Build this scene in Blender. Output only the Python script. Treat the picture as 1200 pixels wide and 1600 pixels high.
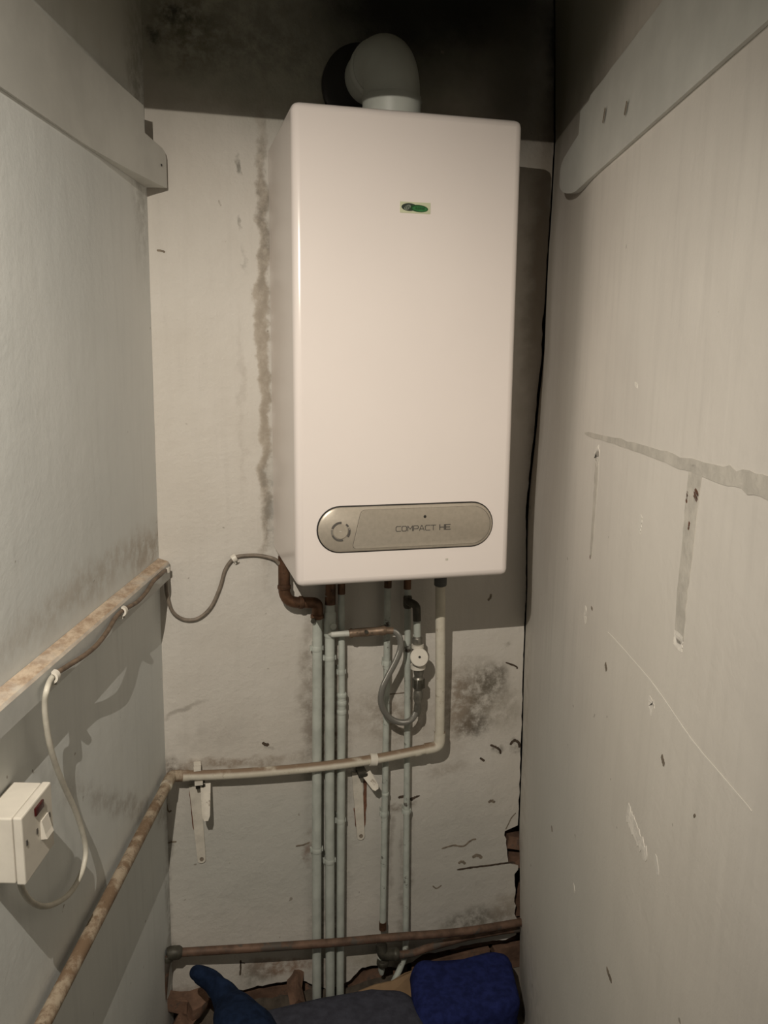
import bpy, bmesh, math, random
from mathutils import Vector, Matrix, noise
from mathutils.geometry import tessellate_polygon

for o in list(bpy.data.objects):
    bpy.data.objects.remove(o, do_unlink=True)
S = bpy.context.scene
C = S.collection
V = Vector
R = math.radians
Z0 = 1.13                       # height of the boiler's underside above the floor

# ------------------------------------------------------------------ camera
F_PX, YAW, PITCH, ROLL = 1322.33, 0.2583, 0.1861, -0.0181
CAM = V((-0.2202, -1.7451, 0.4142 + Z0))
cyw, syw, cpt, spt = math.cos(YAW), math.sin(YAW), math.cos(PITCH), math.sin(PITCH)
FWD = V((syw*cpt, cyw*cpt, -spt))
_r = V((cyw, -syw, 0.0)); _d = FWD.cross(_r)
RIGHT = _r*math.cos(ROLL) + _d*math.sin(ROLL)
DOWN = -_r*math.sin(ROLL) + _d*math.cos(ROLL)
cam = bpy.data.cameras.new('camera'); camo = bpy.data.objects.new('camera', cam); C.objects.link(camo)
cam.sensor_fit = 'VERTICAL'; cam.sensor_height = 36.0; cam.lens = F_PX/1600*36.0
cam.clip_start = 0.02
m = Matrix((RIGHT, -DOWN, -FWD)).transposed().to_4x4(); m.translation = CAM
camo.matrix_world = m
S.camera = camo

# ------------------------------------------------------------------ light
w = bpy.data.worlds.new('World'); S.world = w; w.use_nodes = True
w.node_tree.nodes['Background'].inputs[0].default_value = (0.80, 0.92, 1.0, 1)
w.node_tree.nodes['Background'].inputs[1].default_value = 0.012
LAMP = V((-0.435, -1.53, 0.853 + Z0))
ld = bpy.data.lights.new('torch', 'SPOT'); ld.energy = 72.0; ld.color = (1.0, 0.91, 0.785)
ld.shadow_soft_size = 0.0009; ld.spot_size = R(98); ld.spot_blend = 1.0
lo = bpy.data.objects.new('torch', ld); lo.location = LAMP; C.objects.link(lo)
lo.rotation_euler = V((math.sin(R(18))*math.cos(R(37.5)), math.cos(R(18))*math.cos(R(37.5)), -math.sin(R(37.5)))).to_track_quat('-Z', 'Y').to_euler()
vs = S.view_settings
vs.view_transform = 'Standard'; vs.look = 'None'; vs.gamma = 1.0; vs.use_curve_mapping = False
vs.exposure = 0.0

# ------------------------------------------------------------------ geometry helpers
def ray(px, py):
    return RIGHT*((px-600)/F_PX) + DOWN*((py-800)/F_PX) + FWD
def W(px, py, d=0.0):                       # a point of the room d metres in front of the back wall
    v = ray(px, py); return CAM + v*((-d-CAM.y)/v.y)
U = V((0.2629, 0.9648, 0)).normalized(); NL = V((U.y, -U.x, 0))
PL = V((-0.234, 0, 0)); PR = V((0.597, 0, 0))
def side(px, py, off, p0, n):
    v = ray(px, py); return CAM + v*((p0 + n*off - CAM).dot(n)/v.dot(n))
def Lw(px, py, off=0.0): return side(px, py, off, PL, NL)
def Rw(px, py, off=0.0): return side(px, py, off, PR, -NL)
def Lp(s, z, off=0.0): return PL + U*s + NL*off + V((0, 0, z + Z0))
def Rp(s, z, off=0.0): return PR + U*s - NL*off + V((0, 0, z + Z0))

def link(name, me, mat, parent=None, loc=None):
    o = bpy.data.objects.new(name, me); C.objects.link(o)
    if mat: me.materials.append(mat)
    if parent is not None: o.parent = parent
    if loc is not None: o.location = loc
    return o
def obj(name, bm, mat, parent=None, smooth=True, keep=False):
    """bm in world coordinates -> ONE mesh object (origin at the base, or in its parent's frame)"""
    bmesh.ops.recalc_face_normals(bm, faces=bm.faces)
    off = V((0, 0, 0)); loc = None
    if parent is not None:
        p = parent
        while p is not None: off += p.location; p = p.parent
    elif not keep:
        xs = [v.co for v in bm.verts]
        off = V(((min(c.x for c in xs)+max(c.x for c in xs))/2, (min(c.y for c in xs)+max(c.y for c in xs))/2, min(c.z for c in xs)))
        loc = off
    if off.length: bmesh.ops.translate(bm, verts=bm.verts, vec=-off)
    me = bpy.data.meshes.new(name); bm.to_mesh(me); bm.free()
    if smooth:
        for f in me.polygons: f.use_smooth = True
        me.set_sharp_from_angle(angle=R(38))
    return link(name, me, mat, parent, loc)
def thing(name, label, cat, loc, group=None):
    o = bpy.data.objects.new(name, None); C.objects.link(o); o.location = loc; o.empty_display_size = 0.05
    return tag(o, label, cat, group)
def tag(o, label, cat, group=None):
    o['label'] = label; o['category'] = cat
    if group: o['group'] = group
    return o
def struct(o): o['kind'] = 'structure'; return o

def spline(pts, n=8):
    pts = [V(p) for p in pts]; out = []
    for i in range(len(pts)-1):
        p0 = pts[max(i-1, 0)]; p1 = pts[i]; p2 = pts[i+1]; p3 = pts[min(i+2, len(pts)-1)]
        for k in range(n):
            t = k/n
            out.append(0.5*((2*p1)+(p2-p0)*t+(2*p0-5*p1+4*p2-p3)*t*t+(-p0+3*p1-3*p2+p3)*t**3))
    out.append(pts[-1]); return out
def fillet(pts, r, n=6):
    pts = [V(p) for p in pts]; out = [pts[0]]
    for i in range(1, len(pts)-1):
        a, b, c = pts[i-1], pts[i], pts[i+1]
        d1 = (a-b); d2 = (c-b); rr = min(r, d1.length*.45, d2.length*.45)
        p1 = b + d1.normalized()*rr; p2 = b + d2.normalized()*rr
        for k in range(n+1):
            t = k/n; out.append(p1*(1-t)**2 + b*2*t*(1-t) + p2*t*t)
    out.append(pts[-1]); return out
def tube(bm, path, rad, n=14, cap=True):
    path = [V(p) for p in path]; N = len(path)
    rad = rad if isinstance(rad, (list, tuple)) else [rad]*N
    t = (path[1]-path[0]).normalized()
    a = V((0, 0, 1)) if abs(t.z) < .9 else V((1, 0, 0))
    u = t.cross(a).normalized(); rings = []
    for i, p in enumerate(path):
        t2 = (path[min(i+1, N-1)]-path[max(i-1, 0)]).normalized()
        q = t.rotation_difference(t2); u = (q @ u); u = (u - t2*u.dot(t2)).normalized(); t = t2
        v = t.cross(u)
        rings.append([bm.verts.new(p + (u*math.cos(2*math.pi*k/n)+v*math.sin(2*math.pi*k/n))*rad[i]) for k in range(n)])
    for i in range(N-1):
        for k in range(n):
            bm.faces.new((rings[i][k], rings[i][(k+1) % n], rings[i+1][(k+1) % n], rings[i+1][k]))
    if cap: bm.faces.new(rings[0][::-1]); bm.faces.new(rings[-1])
    return bm
def T(path, rad, n=14): return tube(bmesh.new(), path, rad, n)
def box(bm, c, s, ax=None, bev=0.0):
    """box centred at c with full sizes s along the axes ax"""
    ax = ax or (V((1, 0, 0)), V((0, 1, 0)), V((0, 0, 1))); c = V(c)
    vs_ = [bm.verts.new(c + ax[0]*(i*s[0]/2) + ax[1]*(j*s[1]/2) + ax[2]*(k*s[2]/2)) for i in (-1, 1) for j in (-1, 1) for k in (-1, 1)]
    fs = [bm.faces.new([vs_[i] for i in f]) for f in ((0, 1, 3, 2), (4, 6, 7, 5), (0, 4, 5, 1), (2, 3, 7, 6), (0, 2, 6, 4), (1, 5, 7, 3))]
    if bev:
        es = list({e for f in fs for e in f.edges})
        bmesh.ops.bevel(bm, geom=es, offset=bev, segments=2, affect='EDGES', profile=.5)
    return bm
def B(c, s, ax=None, bev=0.0): return box(bmesh.new(), c, s, ax, bev)
def prism(poly, vec, bm=None, bev=0.0):
    """closed polygon (list of points) extruded by vec"""
    bm = bm or bmesh.new(); vec = V(vec)
    a = [bm.verts.new(V(p)) for p in poly]; b = [bm.verts.new(V(p)+vec) for p in poly]
    n = len(a); fs = [bm.faces.new(a), bm.faces.new(b[::-1])]
    for i in range(n): fs.append(bm.faces.new((a[i], b[i], b[(i+1) % n], a[(i+1) % n])))
    if bev: bmesh.ops.bevel(bm, geom=list({e for f in fs for e in f.edges}), offset=bev, segments=2, affect='EDGES', profile=.5)
    return bm
def loft(bm, profs, closed=True):
    rs = [[bm.verts.new(p) for p in pr] for pr in profs]
    for a, b in zip(rs, rs[1:]):
        n = len(a)
        for k in range(n if closed else n-1): bm.faces.new((a[k], a[(k+1) % n], b[(k+1) % n], b[k]))
    return rs
def disc(c, nrm, r, h, n=24, bev=0.0):
    c = V(c); nrm = V(nrm).normalized()
    if bev: return T([c, c+nrm*(h-bev), c+nrm*h], [r, r, r-bev], n)
    return T([c, c+nrm*h], r, n)

# ------------------------------------------------------------------ materials
class NT:
    def __init__(s, name):
        s.m = bpy.data.materials.new(name); s.m.use_nodes = True
        s.t = s.m.node_tree; s.b = s.t.nodes['Principled BSDF']
        s.co = s.n('ShaderNodeTexCoord').outputs['Object']
    def n(s, ty, **kw):
        nd = s.t.nodes.new(ty)
        for k, v in kw.items(): setattr(nd, k, v)
        return nd
    def l(s, a, b): s.t.links.new(a, b)
    def set(s, sock, v):
        if hasattr(v, 'links') or isinstance(v, bpy.types.NodeSocket): s.l(v, sock)
        elif isinstance(v, (tuple, list)) and len(v) == 3 and sock.type == 'RGBA': sock.default_value = (*v, 1)
        else: sock.default_value = v
    def noise(s, scale, detail=4, rough=.55, vec=None, stretch=None, dist=0.0):
        nd = s.n('ShaderNodeTexNoise'); nd.inputs['Scale'].default_value = scale
        nd.inputs['Detail'].default_value = detail; nd.inputs['Roughness'].default_value = rough
        nd.inputs['Distortion'].default_value = dist
        v = vec or s.co
        if stretch:
            mp = s.n('ShaderNodeMapping'); mp.inputs['Scale'].default_value = stretch; s.l(v, mp.inputs[0]); v = mp.outputs[0]
        s.l(v, nd.inputs['Vector']); return nd
    def math(s, op, a, b=0.0, clamp=False):
        nd = s.n('ShaderNodeMath', operation=op, use_clamp=clamp); s.set(nd.inputs[0], a); s.set(nd.inputs[1], b); return nd.outputs[0]
    def ramp(s, v, lo, hi, a=0.0, b=1.0):
        nd = s.n('ShaderNodeMapRange', interpolation_type='SMOOTHSTEP')
        s.l(v, nd.inputs[0]); nd.inputs[1].default_value = lo; nd.inputs[2].default_value = hi; nd.inputs[3].default_value = a; nd.inputs[4].default_value = b
        return nd.outputs[0]
    def mix(s, fac, a, b):
        nd = s.n('ShaderNodeMix', data_type='RGBA'); s.set(nd.inputs[0], fac); s.set(nd.inputs[6], a); s.set(nd.inputs[7], b); return nd.outputs[2]
    def bump(s, h, strength=.3, dist=.01):
        nd = s.n('ShaderNodeBump'); nd.inputs['Strength'].default_value = strength; nd.inputs['Distance'].default_value = dist
        s.l(h, nd.inputs['Height']); s.l(nd.outputs[0], s.b.inputs['Normal']); return nd
    def fin(s, col, rough=.6, metal=0.0, spec=.5):
        s.set(s.b.inputs['Base Color'], col); s.set(s.b.inputs['Roughness'], rough)
        s.b.inputs['Metallic'].default_value = metal; s.b.inputs['Specular IOR Level'].default_value = spec; return s.m
    def stain(s, vec, c, r, rot=0.0, soft=.5, kind='ell'):
        """mask of one stain: centre c, half sizes r (x, z), turned by rot about y"""
        mp = s.n('ShaderNodeMapping', vector_type='TEXTURE'); s.l(vec, mp.inputs[0])
        mp.inputs['Location'].default_value = (c[0], 0, c[1]); mp.inputs['Rotation'].default_value = (0, rot, 0)
        mp.inputs['Scale'].default_value = (r[0], 1e3, r[1])
        ln = s.n('ShaderNodeVectorMath', operation='LENGTH'); s.l(mp.outputs[0], ln.inputs[0])
        return s.ramp(ln.outputs['Value'], 1+soft, max(1-soft, 0), 0, 1)

def simple(name, col, rough=.5, metal=0.0, var=.12, scale=30, bump=0.0, spec=.5, dark=None, spot=0.0):
    t = NT(name); nz = t.noise(scale, 5).outputs['Fac']
    c = t.mix(t.ramp(nz, .3, .7), tuple(x*(1-var) for x in col), tuple(min(x*(1+var), 1) for x in col))
    if dark is not None:
        n2 = t.noise(scale*.7, 6, .7).outputs['Fac']; c = t.mix(t.ramp(n2, .62-spot, .70-spot), c, dark)
    if bump: t.bump(t.noise(scale*2, 6, .65).outputs['Fac'], bump, .004)
    return t.fin(c, rough, metal, spec)

def wall_material(name, base, base2, stains, spots=(.25, .22, .18), streak=.5, bump=.35):
    t = NT(name)
    wob = t.noise(14, 5, .6).outputs['Color']
    wv = t.n('ShaderNodeVectorMath', operation='MULTIPLY_ADD'); t.l(wob, wv.inputs[0]); wv.inputs[1].default_value = (.07, .07, .07); wv.inputs[2].default_value = (-.035, -.035, -.035)
    ad = t.n('ShaderNodeVectorMath', operation='ADD'); t.l(t.co, ad.inputs[0]); t.l(wv.outputs[0], ad.inputs[1]); vec = ad.outputs[0]
    col = t.mix(t.ramp(t.noise(2.2, 4, .6).outputs['Fac'], .35, .68), base, base2)
    st = t.noise(5.0, 5, .6, stretch=(9, 9, .7)).outputs['Fac']                      # brush and drip streaks
    col = t.mix(t.math('MULTIPLY', t.ramp(st, .45, .75), streak*.35), col, tuple(x*.72 for x in base))
    st2 = t.noise(7.0, 4, .6, stretch=(6, 6, .5)).outputs['Fac']
    col = t.mix(t.math('MULTIPLY', t.ramp(st2, .55, .8), streak*.4), col, tuple(min(1, x*1.14) for x in base2))
    fine = t.noise(60, 6, .75).outputs['Fac']
    rough_n = t.noise(30, 6, .7).outputs['Fac']
    for (c, r, rot, soft, kind, colr, amt) in stains:
        mk = t.stain(vec, c, r, rot, soft)
        mk = t.math('MULTIPLY', mk, amt)
        if kind == 'grain': mk = t.math('MULTIPLY', mk, t.ramp(rough_n, .33, .62), clamp=True)
        elif kind == 'speck': mk = t.math('MULTIPLY', mk, t.ramp(fine, .50, .62), clamp=True)
        col = t.mix(mk, col, colr)
    sp = t.noise(42, 2, .5).outputs['Fac']
    col = t.mix(t.math('MULTIPLY', t.ramp(sp, .735, .77), .75), col, spots)
    bn = t.math('ADD', t.noise(6, 6, .6).outputs['Fac'], t.math('MULTIPLY', t.noise(90, 4, .6).outputs['Fac'], .12))
    t.bump(bn, bump, .02)
    return t.fin(col, .62, 0, .35)

def wx(px, py):
    p = W(px, py); return (p.x, p.z)
def st(px, py, rx, rz, col, amt=.8, rot=0, soft=.6, kind='grain'):
    k = 1/758.0
    return (wx(px, py), (rx*k, rz*k), rot, soft, kind, col, amt)
BRN = (.16, .115, .075); GRY = (.13, .125, .11); BLK = (.012, .011, .009); RST = (.17, .075, .035)
back_stains_and_light = [
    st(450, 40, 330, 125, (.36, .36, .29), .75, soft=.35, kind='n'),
    st(412, 540, 9, 315, (.40, .345, .28), .8, soft=.35, kind='n'), st(414, 540, 7, 310, (.27, .23, .18), .6), st(412, 330, 8, 100, GRY, .45),
    st(420, 800, 10, 70, GRY, .5),
    st(373, 260, 4, 12, (.2, .19, .16), .8, soft=.4), st(376, 350, 3, 11, (.25, .23, .2), .7, soft=.4), st(380, 410, 3, 16, (.3, .28, .25), .6),
    st(378, 640, 5, 120, (.42, .38, .33), .4), st(349, 315, 3, 4, BRN, .8, soft=.3),
    # soot round the flue and under the ceiling
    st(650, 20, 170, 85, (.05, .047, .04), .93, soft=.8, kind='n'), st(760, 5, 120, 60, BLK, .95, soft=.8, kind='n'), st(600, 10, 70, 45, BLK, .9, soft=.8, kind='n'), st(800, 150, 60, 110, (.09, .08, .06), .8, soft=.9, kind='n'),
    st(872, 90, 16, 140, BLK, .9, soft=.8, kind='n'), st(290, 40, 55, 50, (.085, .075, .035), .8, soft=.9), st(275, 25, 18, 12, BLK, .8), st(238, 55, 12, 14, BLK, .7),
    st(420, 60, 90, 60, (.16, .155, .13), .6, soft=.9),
    st(560, 175, 300, 12, (.3, .26, .2), .3), st(846, 420, 26, 220, (.20, .16, .115), .8, soft=.7, kind='n'), st(846, 700, 20, 120, (.22, .18, .13), .55),  # thin band across, then darker strips between boiler and right corner
    # grime behind the pipes and round the valve
    st(480, 1080, 14, 130, BRN, .5), st(514, 1280, 34, 330, (.10, .065, .04), .75, soft=.5), st(615, 1120, 60, 45, (.24, .19, .14), .7, soft=.8),
    st(745, 1085, 44, 52, (.17, .145, .11), .95, soft=.75), st(770, 1065, 20, 30, (.12, .105, .08), .8), st(735, 1135, 32, 22, (.10, .085, .065), .9), st(712, 1100, 26, 60, (.26, .2, .145), .75, soft=.9), st(790, 1110, 34, 40, (.28, .25, .2), .5),
    st(805, 1165, 12, 14, (.09, .075, .055), .85), st(776, 1170, 10, 5, (.1, .085, .06), .8, rot=.4), st(790, 1000, 8, 4, (.2, .18, .15), .5),
    st(360, 1192, 110, 9, (.26, .19, .135), .75, rot=.055), st(268, 1200, 14, 16, (.10, .07, .05), .85),
    st(285, 1110, 34, 5, (.33, .3, .26), .6, rot=-.45, kind='n'), st(330, 1150, 50, 20, (.4, .37, .33), .35), st(420, 1165, 9, 4, (.12, .1, .08), .7),
    # duller light low down painted in as grey, dirt along the floor
    st(420, 1330, 200, 130, (.47, .47, .43), .75, soft=.6, kind='n'), st(700, 1350, 130, 150, (.45, .44, .40), .7, soft=.6, kind='n'),
    st(740, 1440, 60, 24, (.16, .145, .115), .8), st(790, 1420, 30, 30, (.3, .25, .19), .6), st(440, 1510, 60, 14, (.24, .14, .085), .85, rot=.1), st(400, 1525, 30, 22, (.2, .19, .16), .6),
    st(262, 1495, 14, 22, (.1, .08, .06), .8), st(262, 1330, 5, 150, (.16, .14, .12), .5), st(625, 1260, 26, 6, (.16, .12, .08), .8), st(634, 1400, 10, 150, (.16, .13, .10), .5), st(604, 1320, 9, 150, (.2, .17, .14), .45),
    st(483, 1325, 7, 30, RST, .6), st(700, 1200, 40, 12, (.33, .29, .24), .5), st(290, 1570, 50, 34, (.24, .15, .10), .8, soft=.5), st(600, 1500, 70, 26, (.33, .29, .2), .5),
]
M = {}
M['back'] = wall_material('wall_back_paint', (.58, .545, .49), (.64, .61, .56), back_stains_and_light, streak=.35, bump=.4)
def sst(s, z, rs, rz, col, amt, rot=0, soft=.7, kind='grain'): return ((s, z+Z0), (rs, rz), rot, soft, kind, col, amt)
M['left'] = wall_material('wall_left_paint', (.69, .715, .70), (.745, .765, .745),
    [sst(-.05, .02, .12, .03, (.34, .27, .2), .6), sst(-.3, .05, .4, .03, (.42, .36, .29), .5), sst(-.2, -.45, .4, .02, (.3, .26, .22), .5, rot=.6),
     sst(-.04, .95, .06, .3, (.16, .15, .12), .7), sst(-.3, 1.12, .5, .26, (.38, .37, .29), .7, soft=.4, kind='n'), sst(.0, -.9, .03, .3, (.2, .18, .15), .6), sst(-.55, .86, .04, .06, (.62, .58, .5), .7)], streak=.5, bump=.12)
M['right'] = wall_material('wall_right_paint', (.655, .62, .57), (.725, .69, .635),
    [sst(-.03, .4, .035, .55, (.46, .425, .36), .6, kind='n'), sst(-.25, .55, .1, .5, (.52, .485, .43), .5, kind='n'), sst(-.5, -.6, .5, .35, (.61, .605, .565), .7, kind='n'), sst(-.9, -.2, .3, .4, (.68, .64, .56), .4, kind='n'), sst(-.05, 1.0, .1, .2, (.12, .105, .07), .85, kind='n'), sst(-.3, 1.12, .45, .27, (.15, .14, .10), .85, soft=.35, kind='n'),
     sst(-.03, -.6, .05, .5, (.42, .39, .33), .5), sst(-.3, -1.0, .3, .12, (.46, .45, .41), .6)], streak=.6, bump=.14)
M['board'] = simple('board_paint', (.60, .60, .56), .6, var=.08, scale=9, bump=.12, dark=(.46, .455, .42), spot=-.08)
def batten():
    t = NT('batten_paint'); sx = t.n('ShaderNodeSeparateXYZ'); t.l(t.n('ShaderNodeNewGeometry').outputs['Normal'], sx.inputs[0])
    nz = t.noise(22, 5, .65).outputs['Fac']
    c = t.mix(t.ramp(nz, .3, .7), (.52, .53, .505), (.58, .585, .56))
    wood = t.mix(t.ramp(t.noise(30, 5, .7, stretch=(1, 1, 5)).outputs['Fac'], .35, .65), (.60, .49, .37), (.36, .255, .175))
    c = t.mix(t.math('MULTIPLY', t.ramp(sx.outputs['Z'], .3, .8), t.ramp(t.noise(7, 5, .6).outputs['Fac'], .25, .5), clamp=True), c, wood)   # bare, dusty upper edge
    t.bump(nz, .15, .004); return t.fin(c, .65, 0, .3)
M['slat'] = batten()
M['enamel'] = simple('white_enamel', (.79, .725, .69), .22, var=.012, scale=4, spec=.5)
M['enamel_grey'] = simple('grey_underside_metal', (.30, .30, .28), .45, metal=.5, var=.1)
M['silver'] = simple('silver_plastic', (.46, .41, .34), .38, metal=.35, var=.05, scale=120)
M['silver2'] = simple('silver_flap_plastic', (.43, .385, .32), .42, metal=.35, var=.05, scale=120)
M['black'] = simple('black_plastic', (.018, .016, .014), .45)
M['ink'] = simple('grey_print', (.085, .078, .07), .5)
M['chrome'] = simple('chrome_ring', (.75, .73, .70), .15, metal=1)
M['label_cream'] = simple('label_cream', (.56, .58, .40), .45, var=.05)
M['green'] = simple('label_green', (.028, .16, .045), .4, var=.2, scale=300)
M['green_dark'] = simple('label_dark_green', (.008, .06, .014), .4)
M['label_dark'] = simple('label_dark_grey', (.03, .04, .03), .4)
M['label_mesh'] = simple('label_pale_grey', (.17, .20, .16), .4)
M['copper'] = simple('tarnished_copper', (.125, .066, .038), .5, metal=.55, var=.4, scale=40, bump=.1, dark=(.05, .03, .02), spot=.04)
M['copper_dull'] = simple('dirty_copper', (.145, .088, .06), .65, metal=.25, var=.35, scale=35, bump=.15, dark=(.10, .085, .07), spot=.08)
M['brass'] = simple('dirty_brass', (.23, .165, .115), .5, metal=.5, var=.3, scale=60, bump=.15, dark=(.09, .07, .05), spot=.06)
M['brass_dark'] = simple('blackened_brass', (.07, .065, .05), .5, metal=.4, var=.3, scale=60, bump=.15)
M['nickel'] = simple('nickel_fitting', (.24, .23, .20), .38, metal=.7, var=.2, scale=60)
M['pipe_paint'] = simple('pale_green_pipe_paint', (.47, .50, .455), .5, var=.12, scale=24, bump=.12, dark=(.12, .085, .06), spot=-.035)
M['pipe_chipped'] = simple('chipped_green_pipe_paint', (.45, .48, .435), .5, var=.12, scale=30, bump=.15, dark=(.07, .055, .045), spot=.062)
M['clip_paint'] = simple('clip_white_paint', (.54, .545, .49), .5, var=.1)
M['white_plastic'] = simple('white_plastic', (.70, .66, .58), .4, var=.05)
M['grey_rubber'] = simple('grey_rubber', (.09, .09, .085), .6)
M['cable_grey'] = simple('dirty_grey_cable', (.20, .165, .13), .55, var=.25, scale=60)
M['cable_brown'] = simple('dirty_brown_cable', (.15, .105, .07), .55, var=.3, scale=60)
M['cable_white'] = simple('white_cable', (.58, .55, .47), .45, var=.12, scale=40)
M['neon'] = simple('dark_red_lens', (.055, .006, .006), .2)
M['rust'] = simple('rust', (.16, .07, .04), .8, var=.4, scale=90, bump=.3)
M['cloth_blue'] = simple('blue_cloth', (.017, .024, .10), .95, var=.3, scale=60, bump=.4, spec=.1)
M['cloth_teal'] = simple('dark_teal_cloth', (.010, .019, .045), .95, var=.3, scale=60, bump=.4, spec=.1)
M['cloth_grey'] = simple('grey_blue_cloth', (.055, .057, .075), .95, var=.2, scale=50, bump=.4, spec=.1)
M['cardboard'] = simple('cardboard', (.27, .175, .095), .85, var=.1, scale=30)
M['brick'] = simple('old_brick', (.165, .095, .062), .9, var=.35, scale=22, bump=.6, dark=(.12, .09, .07), spot=.05)
M['mortar'] = simple('dark_mortar', (.075, .06, .045), .95, var=.4, scale=25, bump=.7)
M['void'] = simple('sooty_mortar', (.028, .023, .018), .95, var=.5, scale=25, bump=.6)  # near-black backing seen through gaps in the plaster
M['floor'] = simple('dirty_concrete', (.16, .14, .115), .95, var=.3, scale=14, bump=.5)
M['ceiling'] = simple('stained_ceiling', (.20, .185, .15), .9, var=.25, scale=4, bump=.3, dark=(.05, .045, .035), spot=.06)
M['flue'] = simple('flue_white_plastic', (.56, .585, .54), .45, var=.06, scale=12)
M['crack'] = simple('crack_dirt', (.07, .05, .035), .95, var=.4, scale=90)
M['crack_soft'] = simple('crack_pale_dirt', (.20, .165, .125), .95, var=.3, scale=90)
M['scar'] = simple('scraped_paint', (.525, .495, .44), .8, var=.12, scale=40, bump=.3)
M['scar_pale'] = simple('bare_plaster', (.82, .78, .71), .8, var=.12, scale=70, bump=.3)
M['scar_light'] = simple('faint_scratch', (.71, .68, .62), .7, var=.05, scale=50)
M['jamb'] = simple('door_frame_paint', (.42, .40, .36), .5, var=.08)

def pvc():
    t = NT('yellowed_waste_pipe'); g = t.n('ShaderNodeNewGeometry').outputs['Normal']
    sx = t.n('ShaderNodeSeparateXYZ'); t.l(g, sx.inputs[0])
    nz = t.noise(26, 6, .7).outputs['Fac']
    c = t.mix(t.ramp(nz, .35, .7), (.60, .555, .455), (.68, .64, .54))
    up = t.ramp(sx.outputs['Z'], .25, .8)                                            # settled dust on the upper side
    c = t.mix(t.math('MULTIPLY', up, t.ramp(t.noise(9, 5, .7).outputs['Fac'], .30, .52), clamp=True), c, (.235, .165, .11))
    c = t.mix(t.math('MULTIPLY', t.ramp(t.noise(48, 5, .7).outputs['Fac'], .60, .68), .6), c, (.26, .2, .13))
    return t.fin(c, .5, 0, .4)
M['pvc'] = pvc()
def pvc_dirty():
    t = NT('grimy_waste_pipe')
    nz = t.noise(24, 6, .75).outputs['Fac']
    c = t.mix(t.ramp(nz, .40, .60), (.40, .33, .245), (.20, .135, .085))
    c = t.mix(t.math('MULTIPLY', t.ramp(t.noise(60, 5, .7).outputs['Fac'], .58, .66), .6), c, (.10, .075, .05))
    return t.fin(c, .65, 0, .3)
M['pvc_dirty'] = pvc_dirty()
def braid():
    t = NT('braided_steel'); wv = t.n('ShaderNodeTexWave', wave_type='BANDS'); wv.inputs['Scale'].default_value = 260; wv.inputs['Distortion'].default_value = 2
    t.l(t.co, wv.inputs['Vector'])
    c = t.mix(wv.outputs['Fac'], (.21, .205, .185), (.40, .39, .36)); t.bump(wv.outputs['Fac'], .4, .002)
    return t.fin(c, .4, .55)
M['braid'] = braid()

# ------------------------------------------------------------------ the room
rnd = random.Random(4)
ZT, ZF = 1.34 + Z0, 0.0
crk = [(-40, 868), (215, 868), (330, 862), (400, 857), (480, 853), (560, 850), (620, 843), (680, 838), (720, 833), (790, 826), (860, 824), (920, 824), (970, 822), (1020, 820), (1075, 818), (1100, 818), (1170, 816), (1250, 813), (1300, 811), (1345, 812), (1400, 812), (1450, 812), (1520, 811)]
crk_w = [(W(x, y).z, W(x, y).x) for y, x in crk]          # height -> x of the corner crack
crk_w.sort()
def corner_x(z):
    if z <= crk_w[0][0]: return crk_w[0][1]
    for (a, xa), (b, xb) in zip(crk_w, crk_w[1:]):
        if z <= b: return xa + (xb-xa)*(z-a)/(b-a)
    return crk_w[-1][1]
def gap(z):                                               # how far the plaster stops short of the side wall
    py = 900 - (z - Z0)*790                               # roughly the photo row, only used to look the width up
    g = .0035 + .003*max(0, noise.noise((z*9, 3, 1))) + .002*noise.noise((z*45, 1, 7))
    if .05 < z-Z0 < .50: g += .0025
    if -.84 > z-Z0 > -.98: g += .009 + .004*noise.noise((z*60, 5, 2))
    return max(g, .0012)
# back wall plaster: a slab with a ragged right edge and a broken foot, bare masonry behind it
bm = bmesh.new()
right = []
z = ZT
hole_top, hole_bot = W(800, 1296).z, W(800, 1352).z
zs = []
while z > W(800, 1452).z: zs.append(z); z -= .011
for z in zs:
    x = corner_x(z) - gap(z)
    if hole_bot < z < hole_top:
        t = (z-hole_bot)/(hole_top-hole_bot); x -= .026 + .008*t + .004*noise.noise((z*80, 0, 0))
    right.append((x, z))
foot_px = [(806, 1462), (790, 1468), (770, 1470), (742, 1474), (700, 1484), (660, 1492), (640, 1505), (620, 1512), (585, 1508), (566, 1512), (548, 1530), (534, 1540), (510, 1545), (486, 1538), (470, 1530), (440, 1534), (410, 1540), (380, 1546), (350, 1552), (330, 1560), (312, 1556), (298, 1551), (285, 1556), (272, 1553), (262, 1549), (250, 1551)]
foot = []
for a, b in zip(foot_px, foot_px[1:]):
    for k in range(4):
        x = a[0]+(b[0]-a[0])*k/4; y = a[1]+(b[1]-a[1])*k/4 + 3*noise.noise((x*.12, 2, 0))
        p = W(x, y); foot.append((p.x, p.z))
poly = [(-.30, ZT)] + right + foot + [(-.30, foot[-1][1])]
vf = [bm.verts.new((x, 0, z)) for x, z in poly]; vb = [bm.verts.new((x, .022, z)) for x, z in poly]
for tri in tessellate_polygon([[V((x, z, 0)) for x, z in poly]]):
    bm.faces.new([vf[i] for i in tri]); bm.faces.new([vb[i] for i in reversed(tri)])
for i in range(len(poly)):
    j = (i+1) % len(poly); bm.faces.new((vf[i], vb[i], vb[j], vf[j]))
wall_back = struct(obj('wall_back', bm, M['back'], smooth=False, keep=True))
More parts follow.
